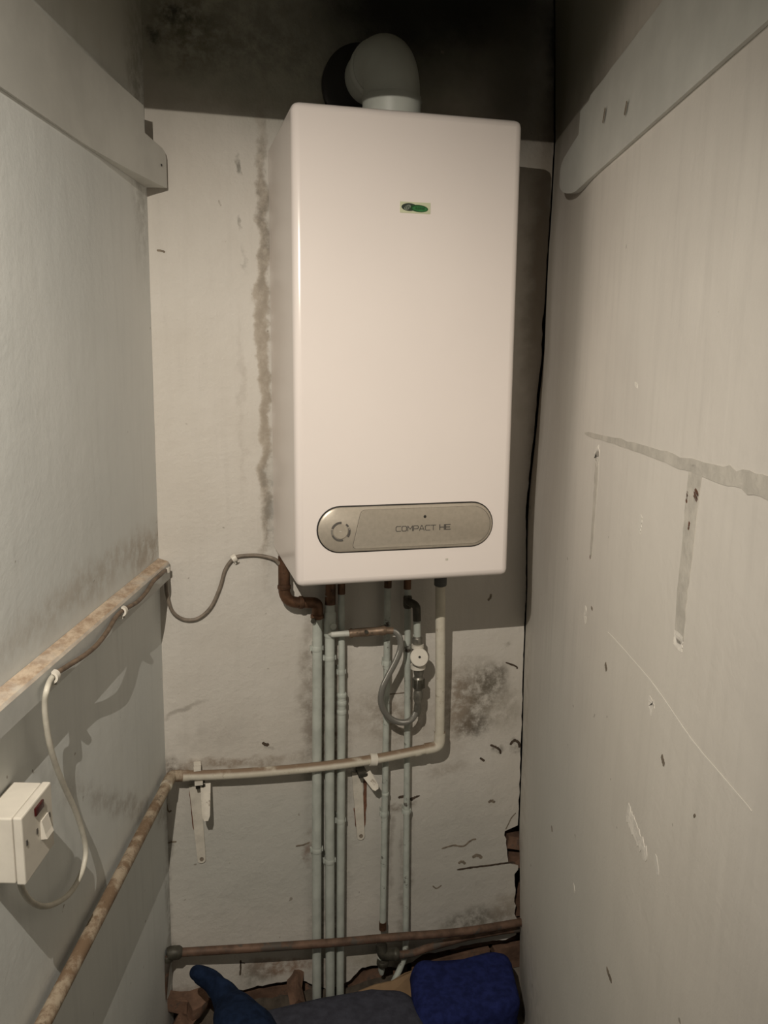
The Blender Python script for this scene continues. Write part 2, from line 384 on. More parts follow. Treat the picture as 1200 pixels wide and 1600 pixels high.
# masonry behind the plaster
obj('masonry_core', B((.2, .11, ZT/2), (1.2, .10, ZT)), M['void'], wall_back, smooth=False)
brick_me = {}
def rough_brick(size, seed, amp=.004, cuts=2):
    b = bmesh.new(); box(b, (0, 0, 0), size)
    bmesh.ops.subdivide_edges(b, edges=b.edges, cuts=cuts, use_grid_fill=True)
    for v in b.verts:
        q = v.co*22 + V((seed*7.3, 0, 0)); v.co += noise.noise_vector(q)*amp
    bmesh.ops.recalc_face_normals(b, faces=b.faces)
    me = bpy.data.meshes.new('brick'); b.to_mesh(me); b.free(); me.materials.append(M['brick']); return me
bms = [rough_brick((.205, .05, .062), i) for i in range(4)]
for row in range(3):
    for k in range(5):
        o = bpy.data.objects.new('brick', bms[(row*3+k) % 4]); C.objects.link(o); o.parent = wall_back
        o.location = (-.16 + k*.217 + (row % 2)*.10 - .05, .046 + rnd.uniform(-.006, .006), .035 + row*.073)
for (px, py) in ((797, 1310), (800, 1338)):
    p = W(px, py, -.03); o = bpy.data.objects.new('brick', rough_brick((.05, .04, .03), px, .006)); C.objects.link(o); o.parent = wall_back; o.location = p + V((.006, -.006, 0)); o.rotation_euler = (0, .2, 0)

def ruled_wall(name, base, u, n, xs, mat, s0, thick):
    """side wall in its own frame: x along the wall (0 at the back), z up; xs(z) gives the bow at the corner"""
    b = bmesh.new(); NZ = 46; NS = 10; g = []
    for i in range(NZ+1):
        z = ZF + (ZT-ZF)*i/NZ; row = []
        for k in range(NS+1):
            s = s0*(1-k/NS)**1.0 + .0
            row.append(b.verts.new((s, xs(z)*(1-min(1, abs(s)/.5))**2, z)))
        g.append(row)
    for i in range(NZ):
        for k in range(NS): b.faces.new((g[i][k], g[i][k+1], g[i+1][k+1], g[i+1][k]))
    ex = bmesh.ops.extrude_face_region(b, geom=list(b.faces))
    bmesh.ops.translate(b, verts=[v for v in ex['geom'] if isinstance(v, bmesh.types.BMVert)], vec=(0, thick, 0))
    bmesh.ops.recalc_face_normals(b, faces=b.faces)
    me = bpy.data.meshes.new(name); b.to_mesh(me); b.free()
    for f in me.polygons: f.use_smooth = True
    me.set_sharp_from_angle(angle=R(35))
    o = link(name, me, mat); o.location = base; o.rotation_euler = (0, 0, math.atan2(u.y, u.x)); return struct(o)
S_END = -1.16
wall_left = ruled_wall('wall_left', PL, U, NL, lambda z: .004*(z-Z0)+.001 if 0 else .0, M['left'], S_END, .06)
# local +y of the wall frame points to the left of the depth axis
kx = NL.x
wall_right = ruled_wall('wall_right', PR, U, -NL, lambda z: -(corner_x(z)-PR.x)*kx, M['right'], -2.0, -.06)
for o_, sgn in ((wall_left, 1), (wall_right, -1)):
    # close the wall up against the masonry core behind the plaster
    b = bmesh.new(); box(b, (.03, sgn*.03 + (0 if sgn > 0 else -.02), ZT/2), (.06, .05, ZT))
    me = bpy.data.meshes.new('return'); b.to_mesh(me); b.free(); link('masonry_return', me, M['void'], o_)
b = B((.1, -1.2, -.03), (2.6, 3.0, .06)); struct(obj('floor', b, M['floor'], smooth=False, keep=True))
a, c, d, e = Lp(.05, 0, -.06), Rp(.05, 0, -.06), Rp(S_END, 0, -.06), Lp(S_END, 0, -.06)
struct(obj('ceiling', prism([V((p.x, p.y, ZT)) for p in (a, c, d, e)], (0, 0, .05)), M['ceiling'], smooth=False, keep=True))
# front of the cupboard: door head and the walls either side of the opening
YH = -1.04
hl, hr = V((PL.x + U.x/U.y*YH, YH, 0)), V((PR.x + U.x/U.y*YH, YH, 0))
zl, zr = .8525 + Z0, .8545 + Z0
hb = bmesh.new()
prism([V((hl.x-.02, YH, zl)), V((hr.x+.02, YH, zr)), V((hr.x+.02, YH, ZT-.002)), V((hl.x-.02, YH, ZT-.002))], (0, -.05, 0), hb)
struct(obj('wall_front', hb, M['jamb'], smooth=False, keep=True))

# cracks and chips in the back plaster, and one ledge's shade drawn as a strip
def strip(name, pts, wd, mat, parent, nrm, lift=.0006, amp=.4, n=5, seed=0):
    pts = spline(pts, n); nrm = V(nrm); b = bmesh.new(); prev = None
    N = len(pts)
    for i, p in enumerate(pts):
        t = (pts[min(i+1, N-1)]-pts[max(i-1, 0)]).normalized(); sd = nrm.cross(t).normalized()
        h = wd if not isinstance(wd, (list, tuple)) else wd[0]+(wd[-1]-wd[0])*i/(N-1)
        k1 = h/2*(1+amp*noise.noise((i*.9, seed, 1))); k2 = h/2*(1+amp*noise.noise((i*.9, seed, 9)))
        if i in (0, N-1): k1 *= .35; k2 *= .35
        a_ = b.verts.new(p+sd*k1+nrm*lift); c_ = b.verts.new(p-sd*k2+nrm*lift)
        if prev: b.faces.new((prev[0], prev[1], c_, a_))
        prev = (a_, c_)
    bmesh.ops.recalc_face_normals(b, faces=b.faces)
    ex = bmesh.ops.extrude_face_region(b, geom=list(b.faces))
    bmesh.ops.translate(b, verts=[v for v in ex['geom'] if isinstance(v, bmesh.types.BMVert)], vec=-nrm*lift*.9)
    return b
NB = V((0, -1, 0)); NR = -NL
def back_mark(name, px, wpx, mat, amp=.6, seed=0):
    obj(name, strip(name, [W(*p) for p in px], [x/758 for x in wpx] if isinstance(wpx, (list, tuple)) else wpx/758, M[mat], wall_back, NB, amp=amp, seed=seed), M[mat], wall_back)
for i, (px, wd, mt) in enumerate([
    ([(690, 1326), (708, 1321), (724, 1322), (736, 1313), (744, 1311)], 3.2, 'crack_soft'),
    ([(714, 1359), (740, 1355), (765, 1352), (786, 1349), (804, 1347)], 3.6, 'crack'),  # shade of a shallow ledge, drawn as a dark strip
    ([(738, 1340), (746, 1336), (753, 1341)], 6, 'crack_soft'), ([(716, 1349), (722, 1346), (727, 1350)], 5, 'crack_soft'),
    ([(676, 1384), (682, 1388), (690, 1383)], 2.4, 'crack_soft'), ([(766, 1164), (774, 1167), (781, 1172), (782, 1178)], 4, 'crack'),
    ([(797, 1164), (803, 1157), (810, 1160), (812, 1168)], 5, 'crack'), ([(750, 1184), (754, 1187), (757, 1189)], 4, 'crack'),
    ([(763, 1254), (768, 1251), (773, 1254)], 5, 'crack_soft'), ([(622, 1246), (632, 1244)], 5, 'crack'), ([(641, 1250), (648, 1246), (656, 1243)], [7, 2], 'crack'),
    ([(254, 1226), (262, 1265), (268, 1266)], 3, 'crack_soft'), ([(256, 1318), (266, 1316), (276, 1315)], 3, 'crack_soft'), ([(462, 1322), (474, 1320), (484, 1316)], 3, 'crack_soft'),
    ([(376, 1500), (376, 1512), (375, 1524)], 3, 'crack'), ([(376, 1504), (383, 1505)], 2, 'crack'),
    ([(410, 1160), (416, 1164), (420, 1162)], 5, 'crack'), ([(245, 391), (252, 392), (258, 394)], 3, 'crack_soft'), ([(790, 1035), (806, 1041), (808, 1045)], 3, 'crack'),
    ([(806, 1270), (799, 1278), (794, 1288), (790, 1296)], 2, 'crack_soft'), ([(762, 938), (766, 934), (767, 928)], 4, 'crack_soft'),
    ([(600, 1085), (616, 1084), (634, 1082)], 2, 'crack_soft')]):
    back_mark('crack', px, wd, mt, seed=i)

# scars on the right wall where shelf brackets and a ledge were
def Rs(px, py):                                           # on the right wall's surface, following its bow near the corner
    b_ = 0.0
    for _ in range(4):
        p_ = Rw(px, py, b_); s_ = (p_-PR).dot(U); b_ = (PR.x-corner_x(p_.z))*kx*(1-min(1, abs(s_)/.5))**2
    return Rw(px, py, b_)
def right_mark(name, px, wd, mat, amp=.3, seed=0):
    return obj(name, strip(name, [Rs(*p) for p in px], wd, M[mat], wall_right, NR, lift=.0005, amp=amp, seed=seed), M[mat], None)
def to_parent(o, par):
    mw = Matrix.Translation(o.location); o.parent = par
    pm = Matrix.Translation(par.location) @ par.rotation_euler.to_matrix().to_4x4()
    o.matrix_basis = pm.inverted() @ mw
VERT = 2.2                                                # marks that run up the wall: their width lies along it
for i, (nm, px, wd, mt, am) in enumerate([
    ('ledge_scar', [(914, 677), (960, 689), (1010, 704), (1062, 722), (1110, 737), (1160, 750), (1215, 768), (1320, 806), (1460, 856)], [.007, .026], 'scar', .5),
    ('bracket_scar', [(934, 700), (931, 760), (927, 820), (923, 872)], [.012, .006], 'scar', .3),
    ('bracket_scar', [(1088, 728), (1081, 790), (1074, 860), (1066, 930), (1061, 1006)], [.019, .013], 'scar', .15),
    ('bare_plaster', [(1061, 988), (1060, 1002), (1059, 1014)], .013, 'scar_pale', .3),
    ('bare_plaster', [(932, 702), (933, 712), (931, 722)], .014, 'scar_pale', .5),
    ('rust_stain', [(934, 704), (932, 712), (931, 720)], .007, 'rust', .7),
    ('rust_stain', [(1090, 766), (1088, 774), (1086, 782)], .010, 'rust', .6),
    ('rust_stain', [(1075, 768), (1074, 776), (1073, 786)], .004, 'rust', .6),
    ('rust_stain', [(922, 868), (923, 872)], .005, 'rust', .4),
    ('rust_stain', [(1078, 815), (1077, 822), (1076, 828)], .004, 'rust', .6),
    ('paint_smear', [(980, 1266), (986, 1282), (994, 1300), (1003, 1322), (1011, 1340)], [.013, .008], 'scar_pale', .7),
    ('bare_plaster', [(1019, 1093), (1018, 1102), (1020, 1108)], .010, 'scar_pale', .6),
    ('bare_plaster', [(916, 948), (914, 962), (916, 972)], .006, 'scar_pale', .5),
    ('paint_chip', [(1034, 1180), (1036, 1188), (1038, 1196)], .006, 'crack_soft', .4),
    ('paint_chip', [(946, 1036), (947, 1042), (948, 1048)], .007, 'crack_soft', .4),
    ('paint_chip', [(924, 948), (926, 953)], .004, 'crack_soft', .4),
    ('paint_chip', [(948, 1512), (952, 1524), (956, 1534)], .006, 'crack_soft', .4),
    ('paint_chip', [(1085, 1272), (1086, 1277)], .005, 'crack_soft', .4),
    ('scratch', [(950, 988), (985, 1027), (1025, 1075), (1080, 1155), (1130, 1215), (1175, 1268)], .0022, 'scar_light', .5),
    ('bare_plaster', [(1002, 805), (1000, 820), (998, 832)], .006, 'scar_light', .5), ('bare_plaster', [(995, 598), (994, 605)], .007, 'scar_pale', .5),
    ('paint_chip', [(862, 1290), (863, 1300)], .005, 'crack_soft', .4),
    ('bare_plaster', [(896, 1380), (898, 1396)], .004, 'scar_light', .5), ('bare_plaster', [(1024, 1335), (1028, 1368)], .005, 'scar_light', .5)]):
    if nm == 'paint_chip' or nm == 'rust_stain': wd *= 1.3
    elif nm not in ('ledge_scar', 'scratch'): wd = [q_*VERT for q_ in wd] if isinstance(wd, list) else wd*VERT
    to_parent(right_mark(nm, px, wd, mt, am, i), wall_right)

# ------------------------------------------------------------------ boards along the side walls
def board(fn, cols, off, n):
    """cols: (s, z bottom, z top) along the wall; off(s) is how far the face stands off; the back lies on the wall"""
    b = bmesh.new()
    rs_ = loft(b, [[fn(s_, zb, off(s_)), fn(s_, zt, off(s_)), fn(s_, zt, .0008), fn(s_, zb, .0008)] for s_, zb, zt in cols])
    b.faces.new(rs_[0]); b.faces.new(rs_[-1][::-1])
    return b
off_l = lambda s_: .005 + .035*max(0, min(1, (s_+.36)/.36))**1.5
cl_ = [(-1.14, .713, .846), (-.60, .713, .846)] + [(s_, .713-.002*(s_+.6)/.6, .846-.019*off_l(s_)/.035) for s_ in (-.45, -.36, -.32, -.28, -.24, -.20, -.16, -.13, -.0985)] + [(-.098, .7115, .787), (-.06, .711, .783), (-.022, .711, .779), (-.010, .711, .774), (-.004, .712, .765)]
t = thing('shelf_bearer', 'grey painted timber board along top of left wall with notched end', 'board', Lp(-.3, .70, .02))
obj('board', board(Lp, cl_, off_l, NL), M['board'], t)
for px, py, of in ((252, 258, .0365), (168, 205, .0068)): obj('nail_hole', disc(Lw(px, py, of), NL, .0022, .0015, 10), M['black'], t)
off_r = lambda s_: .006 + .014*max(0, min(1, (s_+.45)/.25))**1.5
cr_ = [(-1.99, .708, .847), (-.52, .708, .847), (-.45, .708, .846), (-.40, .707, .845), (-.375, .706, .844), (-.365, .705, .838), (-.312, .702, .835), (-.311, .702, .797), (-.28, .704, .792), (-.25, .709, .785), (-.22, .717, .778), (-.202, .727, .770), (-.194, .735, .760)]
t = thing('shelf_bearer', 'grey painted timber board along top of right wall with chamfered end', 'board', Rp(-.5, .69, .01))
obj('board', board(Rp, cr_, off_r, NR), M['board'], t)
for px in ([(946, 168), (944, 180), (942, 192)], [(980, 158), (978, 168), (976, 180)]):
    obj('slot', strip('slot', [Rw(*p, .0085) for p in px], .006, None, None, NR, lift=.0006, amp=.3), M['crack_soft'], t)

# batten half way up the left wall
s0, s1 = -1.14, -.006
b = bmesh.new()
prof = lambda s, zt: [Lp(s, zt, .0006), Lp(s, zt-.006, .020), Lp(s, zt-.010, .023), Lp(s, zt-.042, .023), Lp(s, zt-.045, .020), Lp(s, zt-.045, .0006)]
rs = loft(b, [prof(s0 + (s1-s0)*i/12, .012 - .018*i/12) for i in range(13)])
b.faces.new(rs[0]); b.faces.new(rs[-1][::-1])
tag(obj('timber_batten', b, M['slat'], smooth=False), 'worn painted timber batten running along left wall under the cable', 'batten')

# ------------------------------------------------------------------ boiler
BW, BH, BD, BG = .400, .8034, .3184, .015
boil = thing('boiler', 'white wall hung boiler with silver oval control panel', 'boiler', (0, 0, Z0))
boil.rotation_mode = 'XYZ'
MB = Matrix.Translation((0, 0, Z0)) @ (Matrix.Rotation(-.0157, 4, 'X') @ Matrix.Rotation(-.0063, 4, 'Y'))
boil.matrix_basis = MB
MBi = MB.inverted()
def onb(px, py):                                          # a point of the boiler's front face, in the boiler's own frame
    o_ = MBi @ CAM; d_ = MBi.to_3x3() @ ray(px, py); return o_ + d_*((-BD-o_.y)/d_.y)
def bobj(name, b, mat, par=None, smooth=True, angle=38):
    bmesh.ops.recalc_face_normals(b, faces=b.faces)
    me = bpy.data.meshes.new(name); b.to_mesh(me); b.free()
    if smooth:
        for f_ in me.polygons: f_.use_smooth = True
        me.set_sharp_from_angle(angle=R(angle))
        for f_ in me.polygons:
            if f_.area > .05: f_.use_smooth = False
    return link(name, me, mat, par or boil)
b = bmesh.new(); box(b, (BW/2, -(BD+BG)/2, BH/2), (BW, BD-BG, BH))
fe = [e for e in b.edges if any(abs(v.co.y + BD) < 1e-5 for v in e.verts)]     # front outline and the four edges running back
bmesh.ops.bevel(b, geom=fe, offset=.013, segments=6, affect='EDGES', profile=.5)
bobj('casing', b, M['enamel'])
b = bmesh.new(); box(b, (BW/2, -(BD-BG)/2 - .01, -.003), (BW-.06, BD-.12, .012)); bobj('bottom_plate', b, M['enamel_grey'])
b = bmesh.new(); box(b, (BW/2, -BG/2-.0005, BH/2-.02), (BW-.03, BG-.003, BH-.10)); bobj('mounting_frame', b, M['enamel_grey'])
b = bmesh.new(); box(b, (onb(698, 874).x, -BD-.0003, onb(698, 874).z), (.005, .001, .004)); bobj('paint_chip', b, M['scar'])
# control panel
pl, pr_, pt, pb = onb(494.5, 828).x, onb(769.5, 818).x, (onb(632, 787).z), (onb(632, 859).z)
pcx, pcz, phh = (pl+pr_)/2, (pt+pb)/2, (pt-pb)/2
phw = (pr_-pl)/2
def stadium(hw, hh, y, n=18, cx=None, cz=None):
    cx = pcx if cx is None else cx; cz = pcz if cz is None else cz; out = []
    for sg in (1, -1):
        for k in range(n+1):
            a_ = -math.pi/2 + math.pi*k/n
            out.append(V((cx + sg*(hw-hh) + sg*hh*math.cos(a_), y, cz + sg*hh*math.sin(a_))))
    return out
b = bmesh.new()
rs = loft(b, [stadium(phw, phh, -BD+.002), stadium(phw, phh, -BD-.0012), stadium(phw-.0022, phh-.0022, -BD-.0015)]); b.faces.new(rs[-1])
panel = bobj('control_panel', b, M['black'])
b = bmesh.new()
rs = loft(b, [stadium(phw-.0022, phh-.0022, -BD-.001), stadium(phw-.0024, phh-.0024, -BD-.004), stadium(phw-.006, phh-.006, -BD-.0062)]); b.faces.new(rs[-1])
bobj('fascia', b, M['silver'], panel)
YF = -BD-.0062
# the hinged flap: slanted left edge, round right end
fx0, fx1 = onb(549, 856).x, onb(563, 797).x
hh2 = phh-.0075; hw2 = phw-.0075
arc = [V((pcx+(hw2-hh2)+hh2*math.cos(a_), 0, pcz+hh2*math.sin(a_))) for a_ in [-math.pi/2+math.pi*k/18 for k in range(19)]]
fl = fillet([V((pcx, 0, pcz-hh2)), V((fx0, 0, pcz-hh2)), V((fx1, 0, pcz+hh2)), V((pcx, 0, pcz+hh2))], .009, 6)
outl = arc + fl[::-1]
b = bmesh.new()
cen = V((pcx, 0, pcz))
def ringat(pts, y, k=1.0): return [V((cen.x+(p.x-cen.x)*k, y, cen.z+(p.z-cen.z)*k)) for p in pts]
rs = loft(b, [ringat(outl, YF+.001, 1.004), ringat(outl, YF-.0004, 1.004)]); b.faces.new(rs[-1])
bobj('flap_gap', b, M['ink'], panel)
b = bmesh.new()
rs = loft(b, [ringat(outl, YF+.001, .997), ringat(outl, YF-.0010, .997), ringat(outl, YF-.0014, .992)]); b.faces.new(rs[-1])
bobj('flap', b, M['silver2'], panel)
YP = YF-.0014
q = onb(662, 806); bobj('indicator_hole', disc((q.x, YP+.0005, q.z), (0, -1, 0), .0027, .0008, 14), M['black'], panel)
# pressure dial
q = onb(531, 829.5); dr = .0165
def arcband(c, r0, r1, a0, a1, y0, y1, n=14):
    b_ = bmesh.new(); pr2 = []
    for k in range(n+1):
        a_ = a0+(a1-a0)*k/n; u_ = V((math.cos(a_), 0, math.sin(a_))); c3 = V((c[0], 0, c[1]))
        pr2.append([c3+u_*r0+V((0, y0, 0)), c3+u_*r1+V((0, y0, 0)), c3+u_*r1+V((0, y1, 0)), c3+u_*r0+V((0, y1, 0))])
    rs_ = loft(b_, pr2); b_.faces.new(rs_[0]); b_.faces.new(rs_[-1][::-1]); return b_
dial = bobj('pressure_dial', disc((q.x, YF+.0005, q.z), (0, -1, 0), dr*.80, .0022, 32, .0006), M['silver'], panel)
for a0, a1 in ((85, 160), (165, 200), (205, 285), (-38, 22), (32, 52)):
    bobj('ring_segment', arcband((q.x, q.z), dr*.86, dr*1.06, R(a0), R(a1), YF+.0005, YF-.0014), M['ink'] if a0 != 165 else M['chrome'], panel)
bobj('ring_segment', arcband((q.x, q.z), dr*.88, dr*1.04, R(8), R(26), YF-.0014, YF-.0020), M['chrome'], panel)
bobj('pointer', B((q.x-.0005, YF-.0020, q.z+.0003), (.004, .0010, .0012)), M['scar'], panel)
# lettering
GL = {'C': [[(1, 1), (.18, 1), (0, .8), (0, .2), (.18, 0), (1, 0)]], 'O': [[(.18, 0), (0, .2), (0, .8), (.18, 1), (.82, 1), (1, .8), (1, .2), (.82, 0), (.18, 0)]],
      'M': [[(0, 0), (0, 1), (.5, .35), (1, 1), (1, 0)]], 'P': [[(0, 0), (0, 1), (.85, 1), (1, .85), (1, .55), (.85, .4), (0, .4)]],
      'A': [[(0, 0), (.42, 1), (.58, 1), (1, 0)], [(.2, .3), (.8, .3)]], 'T': [[(0, 1), (1, 1)], [(.5, 1), (.5, 0)]],
      'H': [[(0, 0), (0, 1)], [(1, 0), (1, 1)], [(0, .5), (1, .5)]], 'E': [[(1, 1), (0, 1), (0, 0), (1, 0)], [(0, .5), (.9, .5)]]}
def stroke(b_, pts, wd, y):
    for p_, q_ in zip(pts, pts[1:]):
        d_ = (q_-p_); L_ = d_.length; d_.normalize(); box(b_, (p_+q_)/2 + V((0, y, 0)), (L_+wd*.9, .0008, wd), (d_, V((0, 1, 0)), d_.cross(V((0, 1, 0)))))
b = bmesh.new(); b2 = bmesh.new()
A0, A1 = onb(617, 828.5), onb(701, 825)
lw = (A1.x-A0.x); ch = .0088; x = 0; word = 'COMPACT HE'
wid = {' ': .55, 'T': 1.0}; adv = [wid.get(c_, 1.0)*1.0 + (.26 if c_ != ' ' else .1) for c_ in word]; tot = sum(adv)-.26
for c_, ad in zip(word, adv):
    if c_ != ' ':
        x0 = A0.x + lw*x/tot; gw = lw*1.0/tot; zb = A0.z + (A1.z-A0.z)*x/tot - .0007
        for pts in GL[c_]:
            stroke(b2 if c_ in 'HE' else b, [V((x0+gx*gw, 0, zb+gz*ch)) for gx, gz in pts], .0017 if c_ in 'HE' else .00125, YP-.0001)
    x += ad
bobj('lettering', b, M['ink'], panel, smooth=False); bobj('lettering', b2, M['ink'], panel, smooth=False)
# badge
q0, q1 = onb(625, 314), onb(672, 335.5)
bx, bz, bw_, bh_ = (q0.x+q1.x)/2, (q0.z+q1.z)/2, (q1.x-q0.x), abs(q0.z-q1.z)
b = bmesh.new(); box(b, (bx, -BD-.0004, bz), (bw_, .0012, bh_*.92)); badge = bobj('badge', b, M['label_cream'])
badge['label'] = 'cream sticker with green and black oval emblem'
def ell(cx, cz, rx, rz, y, n=24, rot=0):
    return [V((cx+rx*math.cos(a_)*math.cos(rot)-rz*math.sin(a_)*math.sin(rot), y, cz+rx*math.cos(a_)*math.sin(rot)+rz*math.sin(a_)*math.cos(rot))) for a_ in [2*math.pi*k/n for k in range(n)]]
for nm, cx_, cz_, rx, rz, y, mt, ro in (('emblem_dark_half', -.20, .03, .255, .33, .0011, 'label_dark', 0), ('emblem_green_half', .12, -.05, .305, .30, .0014, 'green_dark', -.05), ('emblem_green_face', .15, -.07, .25, .22, .0017, 'green', -.05), ('emblem_mesh', -.26, .0, .12, .19, .0017, 'label_mesh', .5)):
    b = prism(ell(bx+cx_*bw_, bz+cz_*bh_, rx*bw_, rz*bh_, -BD-y, rot=ro), (0, .0006, 0)); bobj(nm, b, M[mt], badge)
for k in range(5):
    b = bmesh.new(); box(b, (bx+(.02+.065*k)*bw_, -BD-.0018, bz-.04*bh_), (.035*bw_, .0004, .20*bh_)); bobj('emblem_letter', b, M['green_dark'], badge)
for k in range(3):
    b = bmesh.new(); box(b, (bx+(-.33+.06*k)*bw_, -BD-.0018, bz), (.018*bw_, .0004, .3*bh_), (V((.9, 0, .3)), V((0, 1, 0)), V((-.3, 0, .9)))); bobj('emblem_line', b, M['label_dark'], badge)

# ------------------------------------------------------------------ flue
FX, FY = .198, -.165
fz = BH + Z0
t = thing('flue_elbow', 'white plastic flue elbow on top of the boiler turning into back wall', 'flue', (FX, FY, fz))
obj('collar', T([V((FX, FY, fz+z_)) for z_ in (-.001, .050, .054, .062)], [.053, .053, .0545, .0525], 40), M['flue'], t)
pth = [V((FX, FY, fz+.055))]
for k in range(13):
    a_ = math.pi/2*k/12; pth.append(V((FX-.004*k/12, FY+.068-.068*math.cos(a_), fz+.066+.068*math.sin(a_))))
pth.append(V((FX-.006, -.010, fz+.134)))
obj('elbow', T(pth, .0505, 40), M['flue'], t)
e1 = V((FX-.005, FY+.075, fz+.134)); obj('joint_ring', T([e1, e1+V((0, .004, 0)), e1+V((0, .022, 0)), e1+V((0, .026, 0))], [.051, .0535, .0535, .051], 40), M['flue'], t)
e2 = V((FX-.020, -.0005, fz+.120)); obj('wall_seal', T([e2, e2+V((0, -.014, 0)), e2+V((0, -.018, 0))], [.079, .079, .073], 40), M['black'], t)  # black disc on the wall at the elbow's end

# ------------------------------------------------------------------ pipes under the boiler
def P(px, py, d): return W(px, py, d)
ZB = Z0 - .004
def up_to(p, z): return V((p.x, p.y, z))
def rings(parent, path_pts, r, mat, name='joint', h=.010, k=1.16):
    for p_, d_ in path_pts:
        d_ = V(d_).normalized(); obj(name, T([p_-d_*h/2, p_-d_*h*.3, p_+d_*h*.3, p_+d_*h/2], [r*1.01, r*k, r*k, r*1.01], 18), mat, parent)
def clip(parent, p, r, nrm=NB, dn=V((0, 0, 1)), mat='pipe_paint', hgt=.012, wall=None):
    """saddle clip: a band round the pipe and a foot back to the wall"""
    b_ = bmesh.new(); tube(b_, [p-dn*hgt/2, p-dn*hgt*.3, p+dn*hgt*.3, p+dn*hgt/2], [r*1.02, r*1.10, r*1.10, r*1.02], 16)
    sd = dn.cross(nrm).normalized()
    dist = p.dot(-nrm) if wall is None else wall
    if nrm == NB: box(b_, (p.x, p.y/2, p.z), (r*1.1, abs(p.y)-.0012, hgt), None)
    for k in (-1, 1): box(b_, p + sd*k*r*1.16 - nrm*r*.4, (r*.34, r*.9, hgt*.8), (sd, nrm, dn))
    return obj('clip', b_, M[mat], parent)
r22, r15 = .0107, .0076
# 1: copper bend from the boiler's left corner, then a painted drop
d1 = .030
t = thing('heating_pipe', 'leftmost painted pipe with brown copper bend beneath the boiler corner', 'pipe', up_to(P(495, 1556, d1), .0))
top = P(496, 962, d1); bot = P(495, 1562, d1)
obj('painted_pipe', T([up_to(bot, .002), bot, P(495, 1250, d1), top], r22, 16), M['pipe_paint'], t)
q = [P(444, 872, d1+.012), P(444, 941, d1+.012), P(496, 942, d1+.002), top+V((0, 0, .004))]
q[0].z = ZB; q[0].x = q[1].x
ccol = fillet(q, .030, 8); obj('copper_bend', T(ccol, .0122, 18), M['copper'], t)
rings(t, [(P(444, 917, d1+.012), (0, 0, 1)), (P(470, 941.5, d1+.007), q[2]-q[1]), (P(495.5, 963, d1+.001), (0, 0, 1))], .0122, M['copper'], 'solder_joint')
obj('drain_screw', disc(P(490, 969, d1+.010), (-.3, -1, 0), .0055, .008, 10), M['brass_dark'], t)
clip(t, P(495, 1013, d1), r22); clip(t, P(495, 1328, d1), r22)
# 2
d2 = .031
t = thing('heating_pipe', 'second painted pipe from left, feeding the braided hose valve', 'pipe', up_to(P(516, 1556, d2), 0))
bot, top = P(516, 1562, d2), P(515.5, 930, d2)
obj('painted_pipe', T([up_to(bot, .002), bot, P(515, 1250, d2), top], r22, 16), M['pipe_paint'], t)
obj('copper_tail', T([P(516, 944, d2), P(516, 934, d2), P(516.5, 926, d2), up_to(P(516.5, 926, d2), ZB)], [.0118, .0118, .0112, .0112], 16), M['copper'], t)
obj('tee', T([P(515.5, 955, d2), P(515.5, 959, d2), P(515.5, 992, d2), P(515.5, 996, d2)], [.0108, .0132, .0132, .0108], 16), M['pipe_paint'], t)
obj('drain_cap', disc(P(519, 978, d2+.009), (.2, -1, .1), .007, .008, 14), M['pipe_chipped'], t)
clip(t, P(515, 1028, d2), r22); clip(t, P(515, 1345, d2), r22)
# 3
d3 = .029
t = thing('heating_pipe', 'third painted pipe from left, narrow above and thicker below its joint', 'pipe', up_to(P(532, 1556, d3), 0))
bot, mid, top = P(531.5, 1562, d3), P(534, 1090, d3), P(533.5, 920, d3)
obj('painted_pipe', T([up_to(bot, .002), bot, P(532.5, 1300, d3), mid], .0092, 16), M['pipe_paint'], t)
obj('painted_riser', T([mid, top], .0074, 16), M['pipe_paint'], t)
obj('copper_tail', T([P(533.5, 928, d3), up_to(top, ZB)], .0081, 14), M['copper'], t)
rings(t, [(P(534, 1098, d3), (0, 0, 1)), (P(534, 1086, d3), (0, 0, 1)), (P(533.8, 1112, d3), (0, 0, 1))], .0092, M['pipe_paint'], 'coupling', .012, 1.15)
clip(t, P(533.5, 1050, d3), r15); clip(t, P(532, 1282, d3), .0092)
# 4
d4 = .026
t = thing('water_pipe', 'chipped painted pipe behind braided hose, broken off above copper pipe', 'pipe', P(598, 1450, d4))
obj('painted_pipe', T([P(598, 1446, d4), P(601, 1270, d4), P(603.5, 1120, d4), P(605.5, 930, d4), P(606, 912, d4)], r15*.98, 14), M['pipe_chipped'], t)
obj('copper_tail', T([P(606, 918, d4), up_to(P(606, 912, d4), ZB)], .0083, 14), M['copper'], t)
obj('bare_end', T([P(598, 1440, d4), P(598, 1452, d4)], r15*1.15, 14), M['copper'], t)
clip(t, P(604, 1036, d4), r15); clip(t, P(600.5, 1272, d4), r15)
rings(t, [(P(602, 1240, d4), (0, 0, 1))], r15, M['pipe_paint'], 'joint', .008, 1.1)
# stub below
t = thing('pipe_stub', 'short painted pipe stub hanging below dirty copper elbow', 'pipe', P(596, 1524, .03))
obj('stub', T([P(596.5, 1522, .030), P(596, 1516, .030), P(595.5, 1496, .030)], [.005, r15, r15], 14), M['pipe_paint'], t)
# 5
d5 = .026
t = thing('water_pipe', 'slim painted pipe behind white valve wheel, rightmost of the five painted pipes', 'pipe', P(634, 1480, d5))
obj('painted_pipe', T([P(615, 1534, .045), P(624, 1516, .036), P(633, 1494, d5), P(634, 1470, d5), P(635, 1300, d5), P(636.5, 1120, d5), P(637, 930, d5), P(636.5, 912, d5)], r15*.95, 14), M['pipe_chipped'], t)
obj('copper_tail', T([P(636.5, 920, d5), up_to(P(636.5, 910, d5), ZB)], .0083, 14), M['copper'], t)
clip(t, P(635.5, 1268, d5), r15)

